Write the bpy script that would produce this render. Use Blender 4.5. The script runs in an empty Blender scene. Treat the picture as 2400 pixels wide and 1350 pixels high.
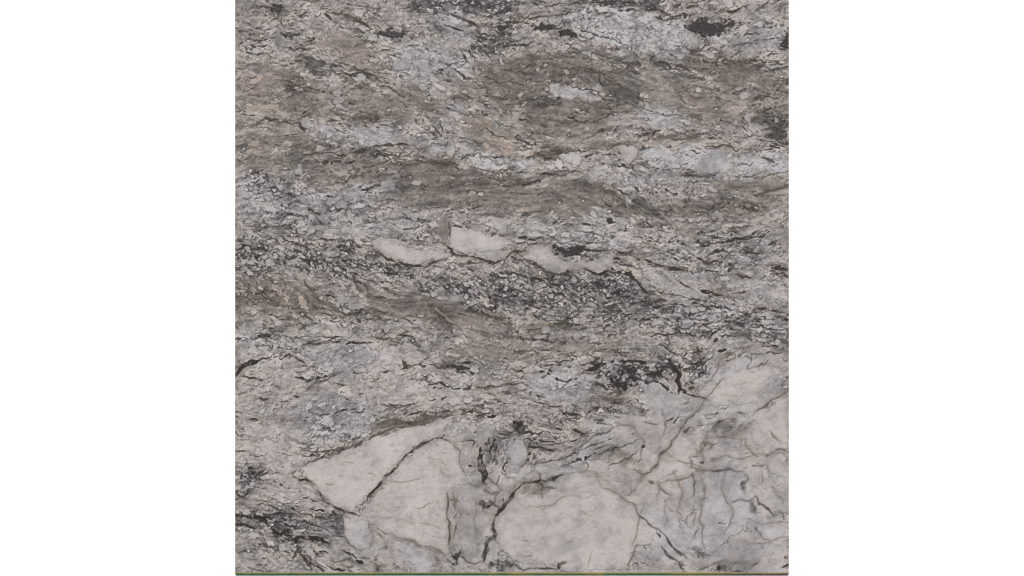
import bpy, bmesh, math, random
import numpy as np

# ---------------------------------------------------------------- camera, sky, sun, exposure
scene = bpy.context.scene
THICK = 0.014                     # the slab is 14 mm thick and lies face up on a white sheet
CAM_H = 4.8
cam_data = bpy.data.cameras.new('camera'); cam = bpy.data.objects.new('camera', cam_data)
scene.collection.objects.link(cam); scene.camera = cam
cam.location = (0, 0, THICK+CAM_H); cam.rotation_euler = (0, 0, 0)
cam_data.sensor_width = 36; cam_data.lens = 36*CAM_H/2.4; cam_data.clip_end = 500; cam_data.clip_start = .05
SUN_EL, SUN_AZ = math.radians(66), math.radians(0)          # high sun behind the upper edge of the slab
world = bpy.data.worlds.new('World'); scene.world = world; world.use_nodes = True
wn = world.node_tree; bg = wn.nodes['Background']; sky = wn.nodes.new('ShaderNodeTexSky')
sky.sky_type = 'NISHITA'; sky.sun_disc = False; sky.sun_elevation = SUN_EL; sky.sun_rotation = SUN_AZ
sky.air_density = 1.0; sky.dust_density = 4.0; sky.ozone_density = .6
wn.links.new(sky.outputs[0], bg.inputs[0]); bg.inputs[1].default_value = 0.08
sun_data = bpy.data.lights.new('sun', 'SUN'); sun = bpy.data.objects.new('sun', sun_data); scene.collection.objects.link(sun)
sun_data.energy = 1.5; sun_data.angle = math.radians(12); sun_data.color = (1, .955, .9)
sun.rotation_euler = (-(math.pi/2-SUN_EL), 0, SUN_AZ); sun.location = (0, 1, 3)
vs = scene.view_settings; vs.view_transform = 'Standard'; vs.look = 'None'; vs.exposure = 0.85; vs.gamma = 1; vs.use_curve_mapping = False
scene.cycles.filter_width = 1.0

# ---------------------------------------------------------------- the stone's own pattern, in millimetres
# (x to the right, y downwards from the slab's upper left; 1 unit = 1 mm)
FLOW = [(600,80,10),(700,150,15),(900,60,15),(1000,120,25),(900,230,10),(1050,180,20),(1080,45,25),(1200,60,-10),
(1400,30,5),(1650,60,0),(1800,30,-5),(1150,300,35),(1230,250,15),(1300,150,5),(1400,180,20),(1500,210,20),(1600,190,10),
(1750,140,5),(1820,200,5),(1300,330,-5),(1450,300,-12),(1600,300,-8),(1700,330,5),(1250,400,5),(1350,410,-8),(1450,450,25),
(1550,470,10),(1700,440,-2),(1820,440,-5),(700,280,5),(850,310,10),(950,340,10),(600,350,5),(700,400,-5),(850,380,-12),
(650,470,5),(750,470,-20),(900,480,0),(1000,450,0),(1100,440,10),(1100,550,5),(950,590,15),(1400,600,5),(1550,600,15),
(1700,560,-10),(1800,560,-5),(600,590,8),(750,610,10),(900,640,10),(700,680,40),(760,700,45),(900,700,20),(1050,720,35),
(1200,680,12),(1350,690,8),(1500,700,15),(1600,720,12),(1750,720,12),(1840,740,15),(1250,760,10),(1400,780,-5),(1600,780,0),
(1800,790,10),(650,790,0),(750,800,-5),(650,850,-20),(750,900,-20),(900,860,5),(1050,830,5),(1200,850,0),(1400,850,-15),
(1600,850,60),(1700,850,-40),(1700,920,-45),(1800,920,-30),(900,950,-5),(1100,950,0),(1300,960,10),(1450,950,10),
(900,1020,-20),(1000,1070,-40),(900,1130,-45),(700,1050,-5),(600,1100,10),(600,1200,10),(700,1250,25),(1150,1100,85),
(1170,1200,-60),(1300,1100,-20),(1400,1030,-25),(1550,1060,-50),(1650,1100,-10),(1500,1150,50),(1560,1250,55),
(1350,1250,-20),(1750,1150,30),(1700,1250,-25),(1050,1250,60)]

# zones: feather, tone, brown, cool, grain, streak, speckle, wisp, outline
ZONES = [
# the lower right half: pale, smoother, veined
(40,174,.28,.14,.25,.2,0,.07,[(1180,1060),(1330,1080),(1440,980),(1600,950),(1700,820),(1848,800),(1848,1345),(780,1345),(800,1200),(1080,960)]),
(30,171,.34,.05,.44,.35,.0,.26,[(551,770),(700,780),(950,800),(1100,860),(1200,930),(1080,960),(860,990),(700,1080),(780,1200),(560,1200),(551,1200)]),
# brown foliated bands
(18,141,.9,0,.12,.7,0,.25,[(735,85),(800,78),(860,95),(890,140),(905,172),(830,150),(760,130),(735,110)]),
(22,137,0.81,0,.3,.8,0,.35,[(551,165),(640,150),(720,180),(780,200),(790,262),(700,278),(551,285)]),
(22,140,0.81,0,.3,.8,0,.3,[(551,300),(690,300),(760,330),(740,380),(640,402),(551,402)]),
(20,128,0.81,0,.2,.8,0,.5,[(820,205),(900,195),(1010,215),(1040,270),(960,285),(830,275)]),
(22,124,0.81,0,.1,.9,.12,.45,[(1080,195),(1180,125),(1300,122),(1420,155),(1500,215),(1460,270),(1380,290),(1250,270),(1150,240),(1060,232)]),
(18,138,0.68,0,.3,.9,0,.45,[(1340,120),(1500,130),(1600,160),(1700,215),(1848,215),(1848,290),(1650,290),(1500,240),(1420,170)]),
(16,116,0.81,0,.2,.9,.1,.6,[(1600,125),(1700,130),(1840,165),(1848,210),(1700,205),(1600,172)]),
(16,140,.95,0,.1,.8,0,.2,[(1520,205),(1620,215),(1680,250),(1600,255),(1520,245)]),
(16,142,1.05,0,.1,.8,0,.25,[(1080,258),(1150,288),(1205,325),(1222,368),(1150,358),(1095,318)]),
(16,138,0.81,0,.2,1,0,.5,[(1180,270),(1300,285),(1440,270),(1480,300),(1400,330),(1260,345),(1190,310)]),
(10,112,1.08,0,.1,1,0,.6,[(1225,345),(1350,352),(1480,318),(1640,318),(1710,326),(1560,336),(1440,347),(1330,365),(1240,370)]),
(18,130,0.68,0,.2,.9,0,.5,[(690,372),(830,362),(930,380),(905,430),(800,452),(690,435)]),
(16,121,0.74,0,.08,1,.05,.45,[(940,365),(1070,368),(1090,402),(1240,422),(1350,412),(1430,450),(1560,488),(1545,512),(1400,500),(1250,508),(1090,482),(960,478),(920,425)]),
(14,120,0.68,.05,.15,1,.1,.6,[(1440,455),(1560,468),(1700,455),(1848,452),(1848,500),(1700,512),(1530,515)]),
(8,134,0.81,0,.05,1,0,.2,[(1640,425),(1720,418),(1848,425),(1848,448),(1780,457),(1690,440)]),
(12,140,0.54,0,.3,.8,0,.3,[(1540,530),(1700,520),(1780,540),(1660,555),(1550,560)]),
(22,136,1.01,0,.35,.6,0,.45,[(551,655),(640,640),(730,658),(762,700),(740,745),(650,745),(551,725)]),
(18,121,0.81,0,.1,1,0,.4,[(820,648),(960,680),(1090,718),(1215,765),(1190,795),(1000,760),(880,740),(830,690)]),
(22,137,0.68,0,.3,.7,0,.35,[(1010,820),(1200,785),(1360,790),(1450,800),(1350,835),(1200,852),(1060,852)]),
(12,128,1.22,0,.1,.6,0,.4,[(1220,752),(1280,745),(1330,768),(1235,782)]),
(6,112,1.22,0,.1,.9,0,.4,[(860,1002),(930,980),(1040,968),(1010,985),(930,1003),(880,1010)]),
(16,146,0.68,0,.3,.6,0,.4,[(1395,1050),(1480,1050),(1500,1085),(1430,1095)]),
(16,146,.6,0,.5,.6,0,.4,[(1668,1012),(1700,985),(1745,1000),(1735,1026),(1690,1024)]),
(12,118,0.94,0,.3,.6,.1,.6,[(1385,940),(1430,915),(1475,925),(1455,955),(1395,958)]),
(10,142,0.25,.1,.5,.5,0,.5,[(1140,1040),(1165,1015),(1205,1005),(1202,1075),(1165,1085),(1143,1095)]),
(10,150,0.61,0,.3,.5,0,.3,[(1210,1135),(1285,1130),(1290,1180),(1240,1190)]),
# dark speckled bands
(20,128,.25,.06,.5,.7,.6,1,[(551,562),(620,570),(760,588),(870,608),(1000,628),(990,650),(860,640),(700,642),(551,628)]),
(24,128,.2,.08,.5,.8,.6,1.1,[(970,640),(1150,655),(1300,640),(1480,640),(1525,690),(1570,722),(1500,745),(1300,738),(1150,702),(1000,672)]),
(14,118,0.2,.1,.6,.5,.5,.9,[(1100,75),(1215,75),(1230,110),(1160,130),(1090,115)]),
(14,120,0.1,.1,.6,.4,.7,.8,[(1380,852),(1500,843),(1600,848),(1650,840),(1650,880),(1560,885),(1480,910),(1400,885)]),
(20,157,.12,.1,.85,.4,.08,.75,[(1540,545),(1800,550),(1815,605),(1660,645),(1540,615)]),
(20,154,.08,.2,.95,.35,.12,.7,[(551,415),(700,430),(730,500),(640,525),(551,510)]),
(20,150,.12,.12,.8,.5,.15,.8,[(1560,705),(1700,690),(1848,720),(1848,800),(1720,795),(1580,775)]),
(16,108,0.54,.1,.4,.8,.4,.8,[(1770,250),(1848,262),(1848,335),(1800,320)]),
(10,112,0.1,.3,.5,.8,.3,.9,[(1370,-8),(1560,-8),(1545,28),(1430,22)]),
(12,115,0.1,.2,.6,.6,.4,.9,[(960,-8),(1230,-8),(1240,15),(1120,28),(960,22)]),
(16,141,.15,.15,.6,.4,.2,.9,[(551,1200),(640,1195),(800,1205),(800,1262),(700,1272),(640,1235),(551,1240)]),
(16,140,.15,.15,.6,.4,.15,.8,[(551,1085),(615,1095),(640,1130),(600,1150),(551,1180)]),
(14,130,0.2,.1,.7,.6,.35,.8,[(1200,655),(1330,660),(1320,700),(1210,700)]),
# pale granular patches
(12,176,0,.22,.95,.1,0,.15,[(1320,35),(1450,12),(1520,35),(1610,60),(1640,95),(1595,130),(1450,115),(1350,82)]),
(14,165,0.05,.15,.7,.2,0,.2,[(1650,85),(1730,80),(1800,45),(1848,60),(1848,125),(1750,125),(1650,105)]),
(14,165,0,.28,.9,.1,0,.25,[(905,140),(960,95),(1040,105),(1095,130),(1098,172),(1030,178),(930,175)]),
(12,163,0,.35,.8,.1,0,.2,[(975,42),(1065,38),(1115,85),(1095,105),(1040,85)]),
(14,167,0,.4,.5,.2,0,.15,[(700,290),(800,298),(920,310),(1032,342),(1020,352),(900,335),(770,322)]),
(8,171,0,.3,.4,.2,0,.1,[(1292,213),(1340,203),(1405,208),(1395,228),(1310,228)]),
(12,173,0,.38,.65,.1,0,.15,[(1480,345),(1600,345),(1690,345),(1848,362),(1848,398),(1700,412),(1610,408),(1530,372)]),
(9,173,0,.15,.9,.1,0,.3,[(1050,345),(1120,358),(1180,375),(1250,392),(1150,398),(1080,372)]),
(12,165,0,.3,.6,.2,0,.25,[(1490,262),(1560,252),(1610,270),(1620,302),(1530,305)]),
(12,166,0.1,.1,.6,.2,0,.3,[(1380,405),(1480,400),(1600,415),(1610,445),(1490,432),(1390,420)]),
(14,172,.03,.3,.5,.15,0,.12,[(1245,880),(1300,855),(1360,850),(1390,890),(1370,932),(1285,942),(1245,910)]),
(26,161,0.05,.1,.2,.15,0,.1,[(1495,640),(1560,632),(1645,690),(1570,700),(1510,672)]),
(14,163,0.1,.1,.4,.2,0,.4,[(1700,650),(1848,640),(1848,722),(1780,722)]),
(16,161,0.1,.1,.7,.2,0,.5,[(551,775),(650,770),(700,830),(600,840),(551,840)]),
(14,163,0.1,.2,.5,.2,0,.3,[(740,815),(860,800),(900,850),(770,890),(720,870)]),
(16,165,0.05,.15,.6,.2,0,.3,[(690,950),(860,930),(900,960),(840,1030),(720,1050),(680,1000)]),
(14,173,0.1,.1,.3,.2,0,.1,[(1490,890),(1600,900),(1640,950),(1580,985),(1500,960)]),
(20,173,0.15,.1,.25,.15,0,.08,[(1420,990),(1540,980),(1640,960),(1570,1060),(1500,1100),(1470,1050)]),
(16,163,0.1,.15,.8,.3,0,.6,[(551,420),(640,470),(660,520),(590,540),(551,540)]),
(14,163,0.05,.2,.7,.3,0,.5,[(700,450),(760,430),(860,440),(880,490),(760,500)]),
(14,163,0.15,.1,.6,.3,0,.4,[(690,500),(860,500),(1020,500),(1010,540),(860,550),(720,540)]),
(14,164,0.1,.1,.7,.3,0,.4,[(1200,520),(1420,510),(1540,560),(1400,580),(1220,560)]),
(45,175,.05,.17,.16,.15,0,.05,[(1655,1120),(1700,1100),(1760,1130),(1815,1190),(1790,1260),(1770,1310),(1670,1300),(1625,1240)]),
]

# clasts: tone, brown, cool, edge softness, part name, outline
CLASTS = [
(184,.16,.04,1.6,'quartz_clast',[(704,1098),(731,1083),(792,1060),(830,1048),(855,1035),(880,1022),(930,1010),(990,995),(1050,978),(1062,976),(1034,1015),(1015,1030),(975,1043),(950,1065),(918,1101),(893,1130),(868,1159),(845,1184),(825,1199),(804,1196),(777,1184),(759,1166),(736,1141),(715,1118)]),
(181,.16,.04,2,'quartz_clast',[(1036,1032),(1060,1042),(1078,1060),(1076,1085),(1090,1118),(1075,1140),(1050,1150),(1046,1200),(1052,1226),(1057,1268),(1062,1318),(1026,1290),(983,1277),(945,1262),(908,1254),(872,1232),(858,1214),(850,1203),(868,1176),(897,1140),(922,1108),(955,1070),(980,1049),(1020,1034)]),
(182,.05,.12,1.6,'quartz_clast',[(807,1209),(842,1211),(865,1229),(872,1257),(865,1284),(842,1292),(817,1277),(804,1252)]),
(181,.14,.04,11,'quartz_clast',[(1167,1205),(1190,1172),(1240,1165),(1300,1150),(1330,1122),(1370,1108),(1435,1142),(1455,1160),(1500,1210),(1534,1250),(1522,1275),(1490,1282),(1486,1310),(1478,1337),(1320,1337),(1290,1322),(1200,1318),(1168,1280),(1160,1250)]),
(183,.16,.04,6,'quartz_clast',[(1659,932),(1681,899),(1711,877),(1747,863),(1792,857),(1816,869),(1805,892),(1797,914),(1777,940),(1734,948),(1700,950),(1670,955)]),
(184,.16,.04,6,'quartz_clast',[(1848,925),(1805,950),(1775,978),(1760,1005),(1766,1030),(1780,1052),(1776,1066),(1800,1062),(1848,1052)]),
(182,.16,.04,6,'quartz_clast',[(1800,1072),(1848,1065),(1848,1122),(1812,1112),(1796,1092)]),
(176,.16,.04,1.2,'quartz_clast',[(870,566),(885,554),(915,557),(935,567),(953,579),(981,587),(1031,589),(1057,594),(1046,603),(1011,609),(991,620),(971,623),(930,615),(903,602),(877,584)]),
(180,.16,.04,1.2,'quartz_clast',[(1054,524),(1079,528),(1109,539),(1147,552),(1185,559),(1207,577),(1172,587),(1109,592),(1084,592),(1061,584),(1053,577)]),
(141,.6,0,1.2,'grey_clast',[(1021,516),(1053,519),(1052,577),(1031,569),(1021,549)]),
(168,.05,.1,2,'quartz_clast',[(1112,599),(1134,591),(1187,589),(1205,592),(1182,604),(1160,609)]),
(168,.12,0,3,'quartz_clast',[(1220,597),(1243,579),(1263,569),(1283,574),(1301,597),(1326,610),(1380,612),(1439,602),(1434,627),(1406,638),(1371,628),(1323,638),(1296,640),(1250,617)]),
(214,.1,.05,1,'quartz_clast',[(1296,378),(1306,374),(1323,388),(1323,404),(1311,401)]),
(186,.1,.05,1.5,'quartz_clast',[(1308,366),(1320,357),(1331,357),(1341,352),(1359,358),(1363,372),(1356,388),(1341,396),(1326,392),(1318,378)]),
(176,.2,0,3,'quartz_clast',[(1442,345),(1459,335),(1495,350),(1492,368),(1472,385),(1452,368)]),
(166,.05,.5,4,'quartz_clast',[(1642,372),(1670,350),(1700,352),(1705,378),(1690,400),(1650,408),(1628,395)]),
(160,.1,.1,6,'quartz_clast',[(1078,1190),(1108,1190),(1135,1195),(1138,1225),(1125,1270),(1115,1310),(1092,1312),(1076,1280),(1072,1235)]),
(169,.05,.05,3,'quartz_clast',[(1112,1002),(1140,995),(1165,1005),(1150,1025),(1128,1046),(1118,1025)]),
(168,.0,.3,3,'quartz_clast',[(1190,1035),(1215,1018),(1234,1032),(1236,1058),(1220,1100),(1195,1108),(1188,1075)]),
(172,.16,.04,3,'quartz_clast',[(1608,96),(1622,80),(1640,84),(1642,100),(1630,113),(1612,112)]),
(170,0,.35,3,'quartz_clast',[(895,425),(915,418),(924,430),(922,443),(905,447),(892,438)]),
(170,.05,.1,3,'quartz_clast',[(1155,515),(1185,508),(1196,520),(1190,540),(1172,546),(1160,535)]),
(164,0,.4,3,'quartz_clast',[(1436,512),(1460,503),(1475,515),(1462,540),(1448,538)]),
]

# dark mineral patches: tone, softness, part name, outline
PATCHES = [
(46,6,'mica_patch',[(1606,63),(1641,52),(1646,35),(1653,48),(1676,57),(1716,52),(1736,52),(1706,63),(1701,73),(1681,77),(1669,83),(1656,79),(1643,83),(1628,74)]),
(48,5,'mica_patch',[(1823,108),(1832,93),(1850,80),(1850,108),(1830,113)]),
(42,3,'mica_patch',[(1245,64),(1263,59),(1276,57),(1298,67),(1276,69),(1255,67)]),
(50,3,'mica_patch',[(1306,72),(1331,68),(1341,72),(1354,84),(1331,79)]),
(70,5,'mica_patch',[(890,73),(915,68),(942,78),(920,88),(903,82)]),
(44,3,'mica_patch',[(1019,169),(1036,168),(1052,180),(1034,176)]),
(74,5,'mica_patch',[(648,78),(666,72),(693,79),(676,87)]),
(74,6,'mica_patch',[(633,22),(655,14),(662,25),(652,31)]),
(98,9,'mica_patch',[(714,139),(754,150),(752,170),(734,175),(716,156)]),
(46,6,'mica_patch',[(1297,573),(1320,580),(1345,577),(1371,574),(1364,588),(1350,598),(1330,600),(1312,594),(1303,585)]),
(44,4,'mica_patch',[(1422,904),(1439,886),(1452,889),(1467,903),(1479,907),(1452,913)]),
(50,4,'mica_patch',[(1460,861),(1485,860),(1483,879),(1497,884),(1485,893),(1472,877)]),
(56,5,'mica_patch',[(1206,986),(1222,985),(1230,1000),(1212,1008)]),
(84,8,'mica_patch',[(1263,232),(1311,232),(1316,242),(1268,244)]),
(86,7,'mica_patch',[(1802,310),(1835,300),(1842,320),(1825,326)]),
(62,4,'mica_patch',[(1045,858),(1078,850),(1102,861),(1080,866),(1060,864)]),
(92,8,'mica_patch',[(1440,215),(1465,205),(1492,228),(1475,245),(1450,235)]),
(104,9,'mica_patch',[(786,1212),(800,1210),(800,1240),(788,1245)]),
(78,5,'mica_patch',[(1064,1296),(1082,1299),(1076,1312),(1064,1322)]),
(96,5,'mica_patch',[(1147,1326),(1172,1311),(1192,1327),(1170,1332)]),
(112,7,'mica_patch',[(1618,1282),(1645,1273),(1643,1290),(1656,1301),(1630,1298)]),
(78,8,'mica_patch',[(1522,140),(1540,143),(1575,158),(1535,158)]),
]
BLOCKY = [(40,[(1180,1070),(1330,1085),(1430,985),(1580,940),(1650,900),(1720,820),(1848,830),(1848,1345),(1070,1345),(1060,1150)]),
(20,[(860,1240),(960,1262),(1060,1320),(1060,1345),(780,1345),(800,1215)])]
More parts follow.
